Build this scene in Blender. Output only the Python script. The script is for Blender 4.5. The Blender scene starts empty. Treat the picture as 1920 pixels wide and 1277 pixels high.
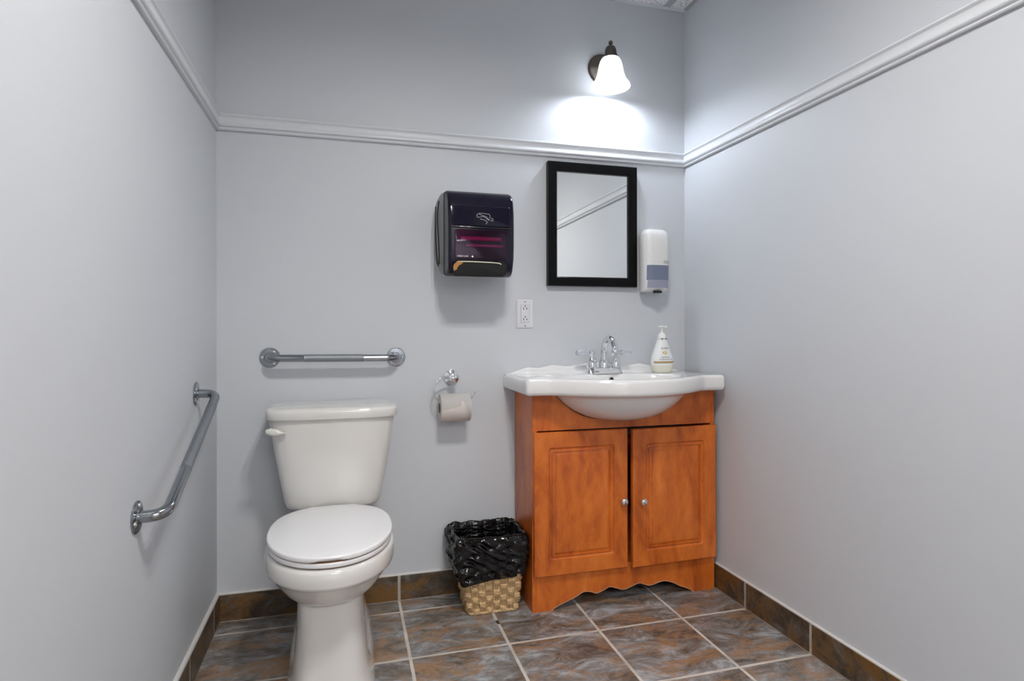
import bpy, bmesh, math, random
from mathutils import Vector, Matrix, noise
scn = bpy.context.scene
col = scn.collection
PI = math.pi

# ------------------------------------------------------------------ camera
CAM = Vector((0.4302, -2.2344, 1.0))
cam_d = bpy.data.cameras.new('camera')
cam_d.sensor_width = 36.0
cam_d.lens = 1111.38 / 1920 * 36.0
cam_d.shift_y = -(638.5 - 620.18) / 1920
cam_d.clip_start = 0.02
cam = bpy.data.objects.new('camera', cam_d)
col.objects.link(cam)
cam.matrix_world = (Matrix.Translation(CAM) @ Matrix.Rotation(-0.2722, 4, 'Z')
                    @ Matrix.Rotation(PI / 2, 4, 'X') @ Matrix.Rotation(-0.0016, 4, 'Z'))
scn.camera = cam

# ------------------------------------------------------------------ view, world
scn.view_settings.view_transform = 'Standard'
scn.view_settings.look = 'None'
scn.view_settings.exposure = 0.0
scn.view_settings.gamma = 1.0
scn.view_settings.use_curve_mapping = False
world = bpy.data.worlds.new('world')
scn.world = world
world.use_nodes = True
world.node_tree.nodes['Background'].inputs[0].default_value = (0.75, 0.8, 0.9, 1)
world.node_tree.nodes['Background'].inputs[1].default_value = 0.2

# room measures
W = 1.817          # width, left wall x=0, right wall x=W
YF = -3.0          # wall behind the camera
HC = 2.356         # ceiling
TX0, TY0, TT = 0.6163, -0.097, 0.3119   # tile grid

# light levels (kept together for tuning)
BULB_E = 920.0       # ceiling lamp heads
FILL_PANEL_E = 19.0       # fill panel added in the corridor behind the camera
SCONCE_W = 6.8      # bulb in the sconce
SHADE_E = 2.8

# ------------------------------------------------------------------ materials
def newmat(name):
    m = bpy.data.materials.new(name)
    m.use_nodes = True
    nt = m.node_tree
    b = nt.nodes['Principled BSDF']
    return m, nt, b

def plain(name, c, rough=0.5, metal=0.0, spec=0.5, coat=0.0, bump=0.0, bscale=200, emis=None, trans=0, sss=0):
    m, nt, b = newmat(name)
    b.inputs['Base Color'].default_value = (*c, 1)
    b.inputs['Roughness'].default_value = rough
    b.inputs['Metallic'].default_value = metal
    b.inputs['Specular IOR Level'].default_value = spec
    b.inputs['Coat Weight'].default_value = coat
    b.inputs['Coat Roughness'].default_value = 0.05
    if trans:
        b.inputs['Transmission Weight'].default_value = trans
    if emis:
        b.inputs['Emission Color'].default_value = (*emis[0], 1)
        b.inputs['Emission Strength'].default_value = emis[1]
    tc = nt.nodes.new('ShaderNodeTexCoord')
    n = nt.nodes.new('ShaderNodeTexNoise')
    n.inputs['Scale'].default_value = bscale
    n.inputs['Detail'].default_value = 3
    nt.links.new(tc.outputs['Object'], n.inputs['Vector'])
    if bump:
        bp = nt.nodes.new('ShaderNodeBump')
        bp.inputs['Strength'].default_value = bump
        bp.inputs['Distance'].default_value = 0.001
        nt.links.new(n.outputs['Fac'], bp.inputs['Height'])
        nt.links.new(bp.outputs['Normal'], b.inputs['Normal'])
    return m

def math_node(nt, op, a, b=None, c=None):
    n = nt.nodes.new('ShaderNodeMath')
    n.operation = op
    for i, v in enumerate((a, b, c)):
        if v is None: continue
        if isinstance(v, (int, float)):
            n.inputs[i].default_value = v
        else:
            nt.links.new(v, n.inputs[i])
    return n.outputs[0]

def ramp(nt, fac, stops):
    r = nt.nodes.new('ShaderNodeValToRGB')
    e = r.color_ramp.elements
    while len(e) < len(stops): e.new(0.5)
    for i, (p, c) in enumerate(stops):
        e[i].position = p
        e[i].color = (*c, 1)
    nt.links.new(fac, r.inputs['Fac'])
    return r.outputs['Color']

def mixc(nt, fac, a, b, mode='MIX'):
    n = nt.nodes.new('ShaderNodeMix')
    n.data_type = 'RGBA'
    n.blend_type = mode
    for i, v in ((0, fac), (6, a), (7, b)):
        if isinstance(v, (int, float)): n.inputs[i].default_value = v
        elif isinstance(v, tuple): n.inputs[i].default_value = (*v, 1)
        else: nt.links.new(v, n.inputs[i])
    return n.outputs[2]

def tile_mat(name, dark=False):
    m, nt, b = newmat(name)
    tc = nt.nodes.new('ShaderNodeTexCoord')
    sp = nt.nodes.new('ShaderNodeSeparateXYZ')
    nt.links.new(tc.outputs['Object'], sp.inputs[0])
    X, Y, Z = sp.outputs
    # wobbly grout edge
    nz = nt.nodes.new('ShaderNodeTexNoise'); nz.inputs['Scale'].default_value = 60
    nt.links.new(tc.outputs['Object'], nz.inputs['Vector'])
    wob = math_node(nt, 'MULTIPLY', math_node(nt, 'SUBTRACT', nz.outputs['Fac'], 0.5), 0.002)
    def cell(v, o):
        s = math_node(nt, 'DIVIDE', math_node(nt, 'SUBTRACT', v, o), TT)
        fl = math_node(nt, 'FLOOR', s)
        fr = math_node(nt, 'SUBTRACT', s, fl)
        d = math_node(nt, 'MULTIPLY', math_node(nt, 'MINIMUM', fr, math_node(nt, 'SUBTRACT', 1.0, fr)), TT)
        return fl, d
    fx, dx = cell(X, TX0)
    fy, dy = cell(Y, TY0)
    d = math_node(nt, 'ADD', math_node(nt, 'MINIMUM', dx, dy), wob)
    if dark:
        # skirting: joint with the floor as well
        d = math_node(nt, 'MINIMUM', d, math_node(nt, 'ADD', Z, 0.001))
    g = nt.nodes.new('ShaderNodeMapRange')
    g.interpolation_type = 'SMOOTHSTEP'
    g.inputs['From Min'].default_value = 0.0042
    g.inputs['From Max'].default_value = 0.0058
    nt.links.new(d, g.inputs['Value'])
    tilemask = g.outputs[0]
    # per tile offset
    cb = nt.nodes.new('ShaderNodeCombineXYZ')
    nt.links.new(fx, cb.inputs[0]); nt.links.new(fy, cb.inputs[1])
    cb.inputs[2].default_value = 3.0 if dark else 0.0
    wn = nt.nodes.new('ShaderNodeTexWhiteNoise'); wn.noise_dimensions = '3D'
    nt.links.new(cb.outputs[0], wn.inputs['Vector'])
    vs = nt.nodes.new('ShaderNodeVectorMath'); vs.operation = 'SCALE'; vs.inputs['Scale'].default_value = 9.0
    nt.links.new(wn.outputs['Color'], vs.inputs[0])
    va = nt.nodes.new('ShaderNodeVectorMath'); va.operation = 'ADD'
    nt.links.new(tc.outputs['Object'], va.inputs[0]); nt.links.new(vs.outputs[0], va.inputs[1])
    mp = nt.nodes.new('ShaderNodeMapping')
    mp.inputs['Rotation'].default_value = (0, 0, 0.5)
    mp.inputs['Scale'].default_value = (0.75, 1.5, 1.5)
    nt.links.new(va.outputs[0], mp.inputs['Vector'])
    def nse(scale, det, rough, dist):
        n = nt.nodes.new('ShaderNodeTexNoise')
        n.inputs['Scale'].default_value = scale; n.inputs['Detail'].default_value = det
        n.inputs['Roughness'].default_value = rough; n.inputs['Distortion'].default_value = dist
        nt.links.new(mp.outputs[0], n.inputs['Vector'])
        return n.outputs['Fac']
    n1 = nse(9, 10, .74, .7)
    n2 = nse(7, 9, .74, .9)
    n3 = nse(38, 8, .75, 1.8)
    if dark:
        base = ramp(nt, n1, [(.36, (.022, .016, .010)), (.47, (.060, .044, .030)), (.55, (.105, .088, .072)), (.68, (.20, .18, .16))])
        rust = ramp(nt, n2, [(.45, (0, 0, 0)), (.57, (.9, .9, .9))])
        c = mixc(nt, rust, base, (.17, .078, .014))
        c = mixc(nt, ramp(nt, n3, [(.5, (0, 0, 0)), (.72, (.45, .45, .45))]), c, (.17, .14, .11))
    else:
        base = ramp(nt, n1, [(.37, (.075, .062, .052)), (.46, (.165, .145, .128)), (.53, (.235, .235, .240)), (.62, (.40, .435, .465))])
        rust = ramp(nt, n2, [(.49, (0, 0, 0)), (.60, (.8, .8, .8))])
        c = mixc(nt, rust, base, (.34, .185, .088))
        c = mixc(nt, ramp(nt, n3, [(.52, (0, 0, 0)), (.72, (.6, .6, .6))]), c, (.42, .31, .22))
        c = mixc(nt, ramp(nt, n3, [(.30, (.6, .6, .6)), (.44, (0, 0, 0))]), c, (.075, .062, .052))
    # grout
    gn = nt.nodes.new('ShaderNodeTexNoise'); gn.inputs['Scale'].default_value = 14; gn.inputs['Detail'].default_value = 5
    nt.links.new(tc.outputs['Object'], gn.inputs['Vector'])
    gc = ramp(nt, gn.outputs['Fac'], [(.35, (.46, .41, .36)), (.65, (.62, .57, .52))]) if not dark else ramp(nt, gn.outputs['Fac'], [(.35, (.30, .26, .22)), (.65, (.48, .43, .38))])
    if not dark:
        # the dark brown stain on the joint in front of the basket
        dd = nt.nodes.new('ShaderNodeVectorMath'); dd.operation = 'DISTANCE'
        dd.inputs[1].default_value = (.931, -.262, 0)
        nt.links.new(tc.outputs['Object'], dd.inputs[0])
        st = math_node(nt, 'ADD', dd.outputs['Value'], math_node(nt, 'MULTIPLY', nz.outputs['Fac'], 0.012))
        stain = ramp(nt, math_node(nt, 'MULTIPLY', st, 20.0), [(.34, (1, 1, 1)), (.42, (0, 0, 0))])
        gc = mixc(nt, stain, gc, (.05, .03, .012))
    c = mixc(nt, tilemask, gc, c)
    nt.links.new(c, b.inputs['Base Color'])
    rr = nt.nodes.new('ShaderNodeMapRange')
    rr.inputs['To Min'].default_value = .85; rr.inputs['To Max'].default_value = .42
    nt.links.new(tilemask, rr.inputs['Value'])
    nt.links.new(rr.outputs[0], b.inputs['Roughness'])
    h = math_node(nt, 'ADD', tilemask, math_node(nt, 'MULTIPLY', n3, 0.35))
    bp = nt.nodes.new('ShaderNodeBump'); bp.inputs['Strength'].default_value = .35; bp.inputs['Distance'].default_value = .0015
    nt.links.new(h, bp.inputs['Height']); nt.links.new(bp.outputs[0], b.inputs['Normal'])
    return m

def wood_mat(name, rot=0):
    m, nt, b = newmat(name)
    tc = nt.nodes.new('ShaderNodeTexCoord')
    mp = nt.nodes.new('ShaderNodeMapping')
    mp.inputs['Scale'].default_value = (1, 1, .42)
    mp.inputs['Location'].default_value = (rot * 1.7, 0, rot * .6)
    nt.links.new(tc.outputs['Object'], mp.inputs['Vector'])
    def nse(scale, det, rough, dist):
        n = nt.nodes.new('ShaderNodeTexNoise')
        n.inputs['Scale'].default_value = scale; n.inputs['Detail'].default_value = det
        n.inputs['Roughness'].default_value = rough; n.inputs['Distortion'].default_value = dist
        nt.links.new(mp.outputs[0], n.inputs['Vector'])
        return n.outputs['Fac']
    n1 = nse(9, 6, .62, 1.0)
    n2 = nse(55, 5, .6, .6)
    n3 = nse(3.5, 3, .5, 2.5)
    wv = nt.nodes.new('ShaderNodeTexWave'); wv.wave_type = 'BANDS'; wv.bands_direction = 'X'
    wv.inputs['Scale'].default_value = 5; wv.inputs['Distortion'].default_value = 9; wv.inputs['Detail'].default_value = 3
    wv.inputs['Detail Scale'].default_value = .8
    nt.links.new(mp.outputs[0], wv.inputs['Vector'])
    f = math_node(nt, 'ADD', math_node(nt, 'MULTIPLY', n1, .55), math_node(nt, 'MULTIPLY', n2, .2))
    f = math_node(nt, 'ADD', f, math_node(nt, 'MULTIPLY', n3, .15))
    f = math_node(nt, 'ADD', f, math_node(nt, 'MULTIPLY', wv.outputs['Fac'], .05))
    c = ramp(nt, f, [(.34, (.33, .062, .008)), (.44, (.52, .115, .013)), (.54, (.64, .160, .020)), (.68, (.76, .235, .040))])
    nt.links.new(c, b.inputs['Base Color'])
    b.inputs['Roughness'].default_value = .34
    b.inputs['Coat Weight'].default_value = .15
    b.inputs['Coat Roughness'].default_value = .2
    return m

M = {}
M['paint'] = plain('wall_paint', (.592, .615, .650), .48, spec=.35, bump=.12, bscale=320)
M['trim'] = plain('trim_paint', (.68, .70, .73), .34, spec=.4)
M['ceil'] = None
M['tile'] = tile_mat('slate_tile')
M['basetile'] = tile_mat('skirting_tile', True)
M['caulk'] = plain('caulk', (.62, .61, .60), .5, bump=.4, bscale=90)
M['wood'] = wood_mat('cherry_laminate')
M['wood2'] = wood_mat('cherry_laminate_door', 1)
M['wood3'] = wood_mat('cherry_laminate_door_right', 2.3)
M['white_edge'] = plain('raw_edge', (.60, .42, .27), .7)
M['china'] = plain('vitreous_china', (.70, .69, .665), .10, spec=.55, coat=.6)
M['sinkchina'] = plain('sink_china', (.78, .775, .775), .10, spec=.55, coat=.6)
M['seat'] = plain('seat_plastic', (.80, .80, .81), .22, spec=.5)
M['gap'] = plain('gap_dark', (.16, .09, .05), .7)
M['chrome'] = plain('chrome', (.80, .81, .83), .07, metal=1)
M['steel'] = plain('grab_bar_steel', (.33, .35, .37), .14, metal=1)
M['knurl'] = plain('knurled_steel', (.31, .33, .35), .36, metal=1, bump=1.0, bscale=900)
M['acrylic'] = plain('clear_acrylic', (.86, .87, .92), .06, spec=.8, trans=.92)
M['black'] = plain('black_frame', (.003, .003, .0035), .32, spec=.13)
M['mirror'] = plain('mirror_glass', (.88, .90, .90), .005, metal=1)
M['blackplastic'] = plain('black_plastic', (.012, .011, .016), .20, spec=.6, coat=.3)
M['smoke'] = plain('smoky_violet_plastic', (.004, .003, .014), .13, spec=.35, coat=.15, bump=.08, bscale=900)
M['smokegrey'] = plain('dispenser_housing', (.16, .16, .155), .28, spec=.5, coat=.1)
M['gasket'] = plain('seam_black', (.003, .003, .003), .6)
M['whiteplastic'] = plain('white_plastic', (.76, .755, .75), .22, coat=.3)
M['plate'] = plain('outlet_plastic', (.70, .70, .73), .3)
M['slot'] = plain('slot_dark', (.004, .004, .004), .6)
M['bluewin'] = plain('blue_grey_window', (.17, .20, .29), .15, coat=.4)
M['bluewin2'] = plain('pale_blue_window', (.30, .31, .40), .15, coat=.4)
M['paper'] = plain('toilet_paper', (.83, .80, .78), .9, bump=.5, bscale=260)
M['papershade'] = plain('paper_below_shaded', (.64, .58, .545), .9, bump=.6, bscale=260)  # paper colour darkened to paint the shade on the lower roll
M['card'] = plain('cardboard_core', (.30, .22, .15), .9)
M['creampaper'] = plain('cream_paper', (.72, .69, .55), .8)
M['brownpaper'] = plain('brown_paper', (.47, .23, .07), .9, bump=.6, bscale=300)
M['whiteink'] = plain('white_ink', (.80, .80, .80), .6)
M['greyink'] = plain('grey_ink', (.25, .25, .28), .6)
M['brownink'] = plain('brown_ink', (.42, .28, .13), .6)
M['paleyellow'] = plain('yellow_ink', (.80, .62, .25), .6)
M['bottle'] = plain('milky_bottle', (.78, .80, .80), .25, coat=.2)
M['soapliquid'] = plain('cream_bottle_base', (.74, .72, .62), .25, coat=.2)
M['pump'] = plain('pump_plastic', (.80, .80, .79), .25)
M['bronze'] = plain('brushed_pewter', (.13, .115, .10), .30, metal=.9)
M['door'] = plain('door_paint', (.10, .055, .03), .4)

# ceiling texture: speckled mineral board
m, nt, b = newmat('mineral_ceiling'); M['ceil'] = m
tc = nt.nodes.new('ShaderNodeTexCoord')
n = nt.nodes.new('ShaderNodeTexNoise'); n.inputs['Scale'].default_value = 170; n.inputs['Detail'].default_value = 2
nt.links.new(tc.outputs['Object'], n.inputs['Vector'])
nt.links.new(ramp(nt, n.outputs['Fac'], [(.36, (.36, .36, .37)), (.44, (.84, .85, .87))]), b.inputs['Base Color'])
b.inputs['Roughness'].default_value = .9
M['grid'] = plain('ceiling_grid', (.42, .43, .45), .4)

# shade glass, lamp discs
M['shade'] = plain('frosted_glass', (.85, .87, .9), .3, emis=((.90, .95, 1.0), SHADE_E))
M['bulb'] = plain('lamp_head', (.9, .9, .9), .3, emis=((1.0, .965, .92), BULB_E))
M['panel'] = plain('fill_panel', (.9, .9, .9), .3, emis=((1.0, .965, .93), FILL_PANEL_E))  # glow of the corridor panel added for fill

# bag: glossy black film with crumpled normals
m, nt, b = newmat('black_bag_film'); M['bag'] = m
b.inputs['Base Color'].default_value = (.002, .002, .0025, 1)
b.inputs['Roughness'].default_value = .10
b.inputs['Specular IOR Level'].default_value = .45
tc = nt.nodes.new('ShaderNodeTexCoord')
mp = nt.nodes.new('ShaderNodeMapping'); mp.inputs['Rotation'].default_value = (0.2, .7, .2); mp.inputs['Scale'].default_value = (1, 1, 2.4)
nt.links.new(tc.outputs['Object'], mp.inputs[0])
n = nt.nodes.new('ShaderNodeTexNoise'); n.inputs['Scale'].default_value = 22; n.inputs['Detail'].default_value = 4; n.inputs['Distortion'].default_value = 1.0
nt.links.new(mp.outputs[0], n.inputs['Vector'])
bp = nt.nodes.new('ShaderNodeBump'); bp.inputs['Strength'].default_value = .35; bp.inputs['Distance'].default_value = .010
nt.links.new(n.outputs['Fac'], bp.inputs['Height']); nt.links.new(bp.outputs[0], b.inputs['Normal'])

# rush weave
m, nt, b = newmat('woven_rush'); M['rush'] = m
tc = nt.nodes.new('ShaderNodeTexCoord')
n = nt.nodes.new('ShaderNodeTexNoise'); n.inputs['Scale'].default_value = 230; n.inputs['Detail'].default_value = 4; n.inputs['Roughness'].default_value = .7
mp = nt.nodes.new('ShaderNodeMapping'); mp.inputs['Scale'].default_value = (.5, .5, 1.6)
nt.links.new(tc.outputs['Object'], mp.inputs[0]); nt.links.new(mp.outputs[0], n.inputs['Vector'])
c = ramp(nt, n.outputs['Fac'], [(.30, (.22, .12, .05)), (.45, (.50, .33, .16)), (.60, (.72, .52, .29)), (.78, (.86, .68, .42))])
nt.links.new(c, b.inputs['Base Color']); b.inputs['Roughness'].default_value = .75
bp = nt.nodes.new('ShaderNodeBump'); bp.inputs['Strength'].default_value = .8; bp.inputs['Distance'].default_value = .002
nt.links.new(n.outputs['Fac'], bp.inputs['Height']); nt.links.new(bp.outputs[0], b.inputs['Normal'])

# tinted see-through cover of the towel dispenser
m, nt, b = newmat('purple_window'); M['purple'] = m
tr = nt.nodes.new('ShaderNodeBsdfTransparent'); tr.inputs[0].default_value = (.72, .34, .56, 1)
gl = nt.nodes.new('ShaderNodeBsdfGlossy'); gl.inputs['Roughness'].default_value = .08; gl.inputs['Color'].default_value = (.8, .8, .95, 1)
fr = nt.nodes.new('ShaderNodeFresnel'); fr.inputs['IOR'].default_value = 1.5
mx = nt.nodes.new('ShaderNodeMixShader')
nt.links.new(fr.outputs[0], mx.inputs[0]); nt.links.new(tr.outputs[0], mx.inputs[1]); nt.links.new(gl.outputs[0], mx.inputs[2])
nt.links.new(mx.outputs[0], nt.nodes['Material Output'].inputs['Surface'])
nt.nodes.remove(b)

# ------------------------------------------------------------------ mesh helpers
def finish(name, bm, mat, parent=None, smooth=35, loc=None):
    bmesh.ops.recalc_face_normals(bm, faces=bm.faces[:])
    me = bpy.data.meshes.new(name)
    bm.to_mesh(me); bm.free()
    me.materials.append(mat)
    if smooth:
        for p in me.polygons: p.use_smooth = True
        me.set_sharp_from_angle(angle=math.radians(smooth))
    o = bpy.data.objects.new(name, me)
    col.objects.link(o)
    if parent: o.parent = parent
    if loc: o.location = loc
    return o

def tag(o, label=None, cat=None, group=None, kind=None):
    if label: o['label'] = label
    if cat: o['category'] = cat
    if group: o['group'] = group
    if kind: o['kind'] = kind
    return o

def thing(name, loc, label, cat, group=None):
    o = bpy.data.objects.new(name, None)
    o.empty_display_size = .05
    col.objects.link(o)
    o.location = loc
    tag(o, label, cat, group)
    return o

class B:
    """mesh builder in world coordinates; build() moves it under the parent's origin"""
    def __init__(s): s.bm = bmesh.new()
    def loft(s, rings, cap0=True, cap1=True, closed=True):
        vs = [[s.bm.verts.new(p) for p in r] for r in rings]
        n = len(rings[0])
        for a, b_ in zip(vs, vs[1:]):
            for i in range(n if closed else n - 1):
                j = (i + 1) % n
                q = [a[i], a[j], b_[j], b_[i]]
                try: s.bm.faces.new(q)
                except ValueError: pass
        if cap0: s.bm.faces.new(vs[0][::-1])
        if cap1: s.bm.faces.new(vs[-1])
        return s
    def box(s, x0, x1, y0, y1, z0, z1, bev=0.0, seg=2):
        t = bmesh.new()
        bmesh.ops.create_cube(t, size=1)
        for v in t.verts:
            v.co = Vector(((x0 + x1) / 2 + v.co.x * (x1 - x0), (y0 + y1) / 2 + v.co.y * (y1 - y0), (z0 + z1) / 2 + v.co.z * (z1 - z0)))
        if bev:
            bmesh.ops.bevel(t, geom=t.edges[:], offset=bev, segments=seg, affect='EDGES', profile=.5)
        s.merge(t); return s
    def merge(s, t):
        me = bpy.data.meshes.new('t'); t.to_mesh(me); t.free()
        s.bm.from_mesh(me); bpy.data.meshes.remove(me)
    def lathe(s, prof, c, axis='Z', n=48, cap=True, squash=1.0):
        """prof: [(r, h)], about axis through c"""
        rings = []
        for r, h in prof:
            ring = []
            for i in range(n):
                a = 2 * PI * i / n
                u, v = r * math.cos(a), r * math.sin(a) * squash
                p = {'Z': (u, v, h), 'Y': (u, h, v), 'X': (h, u, v)}[axis]
                ring.append(Vector(c) + Vector(p))
            rings.append(ring)
        return s.loft(rings, cap, cap)
    def tube(s, pts, rad, n=16, cap=True):
        pts = [Vector(p) for p in pts]
        rads = rad if isinstance(rad, (list, tuple)) else [rad] * len(pts)
        rings = []
        t0 = (pts[1] - pts[0]).normalized()
        up = Vector((0, 0, 1)) if abs(t0.z) < .9 else Vector((1, 0, 0))
        u = t0.cross(up).normalized()
        for i, p in enumerate(pts):
            t = (pts[min(i + 1, len(pts) - 1)] - pts[max(i - 1, 0)]).normalized()
            u = (u - t * u.dot(t)).normalized()
            v = t.cross(u)
            rings.append([p + (u * math.cos(2 * PI * k / n) + v * math.sin(2 * PI * k / n)) * rads[i] for k in range(n)])
        return s.loft(rings, cap, cap)
    def ball(s, c, r, sc=(1, 1, 1), n=24):
        t = bmesh.new()
        bmesh.ops.create_uvsphere(t, u_segments=n, v_segments=n // 2, radius=r)
        for v in t.verts: v.co = Vector(c) + Vector((v.co.x * sc[0], v.co.y * sc[1], v.co.z * sc[2]))
        s.merge(t); return s
    def prism(s, poly, axis, a, b_):
        """poly list of 2D pts; axis 'Y': (x,z) extruded y a..b ; 'X': (y,z); 'Z': (x,y)"""
        def P3(q, h):
            return {'Y': (q[0], h, q[1]), 'X': (h, q[0], q[1]), 'Z': (q[0], q[1], h)}[axis]
        return s.loft([[P3(q, a) for q in poly], [P3(q, b_) for q in poly]])
    def build(s, name, mat, parent=None, smooth=35):
        if parent is not None:
            loc = parent.matrix_world.translation if parent.parent else parent.location
            org = world_loc(parent)
            bmesh.ops.translate(s.bm, verts=s.bm.verts[:], vec=-org)
        return finish(name, s.bm, mat, parent, smooth)

def world_loc(o):
    v = Vector((0, 0, 0))
    while o is not None:
        v += o.location
        o = o.parent
    return v

def catmull(pts, k=8, closed=False):
    pts = [Vector(p) for p in pts]
    out = []
    n = len(pts)
    rng = range(n) if closed else range(n - 1)
    for i in rng:
        if closed:
            p0, p1, p2, p3 = pts[(i - 1) % n], pts[i], pts[(i + 1) % n], pts[(i + 2) % n]
        else:
            p0, p1, p2, p3 = pts[max(i - 1, 0)], pts[i], pts[i + 1], pts[min(i + 2, n - 1)]
        for j in range(k):
            t = j / k
            out.append(.5 * ((2 * p1) + (-p0 + p2) * t + (2 * p0 - 5 * p1 + 4 * p2 - p3) * t * t + (-p0 + 3 * p1 - 3 * p2 + p3) * t ** 3))
    if not closed: out.append(pts[-1])
    return out

def fillet(pts, r, k=8):
    """polyline with rounded corners"""
    pts = [Vector(p) for p in pts]
    out = [pts[0]]
    for i in range(1, len(pts) - 1):
        p, a, b_ = pts[i], (pts[i - 1] - pts[i]).normalized(), (pts[i + 1] - pts[i]).normalized()
        for j in range(k + 1):
            t = j / k
            out.append((p + a * r) * (1 - t) ** 2 + p * 2 * t * (1 - t) + (p + b_ * r) * t * t)
    out.append(pts[-1])
    return out

def rrect(x0, x1, z0, z1, r, k=5):
    out = []
    for cx, cz, a0 in ((x1 - r, z1 - r, 0), (x0 + r, z1 - r, 90), (x0 + r, z0 + r, 180), (x1 - r, z0 + r, 270)):
        for j in range(k + 1):
            a = math.radians(a0 + 90 * j / k)
            out.append((cx + r * math.cos(a), cz + r * math.sin(a)))
    return out

def superell(cx, hw, y0, y1, n, N=64, ymid=None, nf=None):
    """plan outline; y0 back, y1 front (y1<y0); widest at ymid"""
    if ymid is None: ymid = (y0 + y1) / 2
    out = []
    for i in range(N):
        a = 2 * PI * i / N
        c, s_ = math.cos(a), math.sin(a)
        e = n if s_ > 0 else (nf or n)
        x = math.copysign(abs(c) ** (2 / e), c) * hw
        y = math.copysign(abs(s_) ** (2 / e), s_)
        out.append((cx + x, ymid + y * ((y0 - ymid) if s_ > 0 else (ymid - y1))))
    return out

def text_mesh(name, body, size, mat, parent, loc, rot=(PI / 2, 0, 0), extrude=.0002, align='LEFT', sx=1.0):
    cu = bpy.data.curves.new(name, 'FONT')
    cu.body = body; cu.size = size; cu.extrude = extrude; cu.align_x = align
    tmp = bpy.data.objects.new(name, cu)
    col.objects.link(tmp)
    bpy.context.view_layer.update()
    dg = bpy.context.evaluated_depsgraph_get()
    me = bpy.data.meshes.new_from_object(tmp.evaluated_get(dg))
    bpy.data.objects.remove(tmp)
    me.materials.clear(); me.materials.append(mat)
    o = bpy.data.objects.new(name, me)
    col.objects.link(o)
    o.parent = parent
    o.location = Vector(loc) - world_loc(parent)
    o.rotation_euler = rot
    o.scale = (sx, 1, 1)
    return o

def struct(name, b, mat, smooth=None):
    o = b.build(name, mat, None, smooth)
    o['kind'] = 'structure'
    return o

# ------------------------------------------------------------------ room shell
T = .10
struct('floor', B().box(-T, W + T, YF - T, T, -T, 0), M['tile'])
struct('ceiling', B().box(-T, W + T, YF - T, T, HC, HC + T), M['ceil'])
struct('wall_back', B().box(-T, W + T, 0, T, 0, HC), M['paint'])
struct('wall_left', B().box(-T, 0, YF, 0, 0, HC), M['paint'])
struct('wall_right', B().box(W, W + T, YF, 0, 0, HC), M['paint'])
b = B(); b.box(-T, .45, YF - T, YF, 0, HC); b.box(1.36, W + T, YF - T, YF, 0, HC); b.box(.45, 1.36, YF - T, YF, 2.03, HC)
struct('wall_front', b, M['paint'])
# corridor added beyond an open doorway behind the camera, for low fill light
CY = -5.2
b = B(); b.box(-T, W + T, CY, YF - T, -T, 0); struct('floor_corridor', b, M['tile'])
b = B(); b.box(-T, W + T, CY, YF - T, HC, HC + T); struct('ceiling_corridor', b, M['ceil'])
b = B(); b.box(-T, W + T, CY - T, CY, 0, HC); struct('wall_corridor', b, M['paint'])
b = B(); b.box(-T, 0, CY, YF - T, 0, HC); struct('wall_corridor_left', b, M['paint'])
b = B(); b.box(W, W + T, CY, YF - T, 0, HC); struct('wall_corridor_right', b, M['paint'])
b = B(); b.box(.39, .45, YF - T - .01, YF + .012, 0, 2.09, .003); b.box(1.36, 1.42, YF - T - .01, YF + .012, 0, 2.09, .003); b.box(.45, 1.36, YF - T - .01, YF + .012, 2.03, 2.09, .003)
struct('trim_9', b, M['trim'])

# moulding rail around the room: profile (out from wall, height)
z0 = 1.692
prof = [(0, 0), (.009, .000), (.0115, .003), (.0105, .0065), (.0075, .008), (.0085, .011), (.014, .0125), (.0165, .016), (.0165, .020),
        (.0140, .0235), (.0115, .027), (.0100, .033), (.0100, .039), (.0115, .044), (.0150, .047), (.0170, .050), (.0160, .0545), (.0100, .0575), (.0055, .0585), (0, .059)]
def rail(name, kind):
    b = B()
    if kind == 'back':
        b.loft([[(p[0], -p[0], z0 + p[1]) for p in prof], [(W - p[0], -p[0], z0 + p[1]) for p in prof]])
    elif kind == 'left':
        b.loft([[(p[0], -p[0], z0 + p[1]) for p in prof], [(p[0], YF, z0 + p[1]) for p in prof]])
    else:
        b.loft([[(W - p[0], -p[0], z0 + p[1]) for p in prof], [(W - p[0], YF, z0 + p[1]) for p in prof]])
    return struct(name, b, M['trim'], 30)
rail('trim_1', 'back'); rail('trim_2', 'left'); rail('trim_3', 'right')

# tile skirting with a caulk bead on its upper edge
BH, BT = .094, .010
VX0, VX1 = 1.062, 1.800      # vanity cabinet
def skirt(name, x0, x1, y0, y1, cb):
    o = struct(name, B().box(x0, x1, y0, y1, 0, BH, .0012, 1), M['basetile'])
    cb.build('caulk_bead', M['caulk'], o, 40)
def bead(pts, h=.007):
    # small rounded fillet strip
    b = B(); b.tube(pts, h, 10); return b
skirt('baseboard_back', BT, W - BT, -BT, 0, bead([(0, -.003, BH + .001), (W, -.003, BH + .001)], .0055))
skirt('baseboard_left', 0, BT, YF, 0, bead([(.002, 0, BH + .002), (.002, YF, BH + .002)], .0085))
skirt('baseboard_right', W - BT, W, YF, 0, bead([(W - .003, 0, BH + .001), (W - .003, YF, BH + .001)], .0055))

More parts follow.
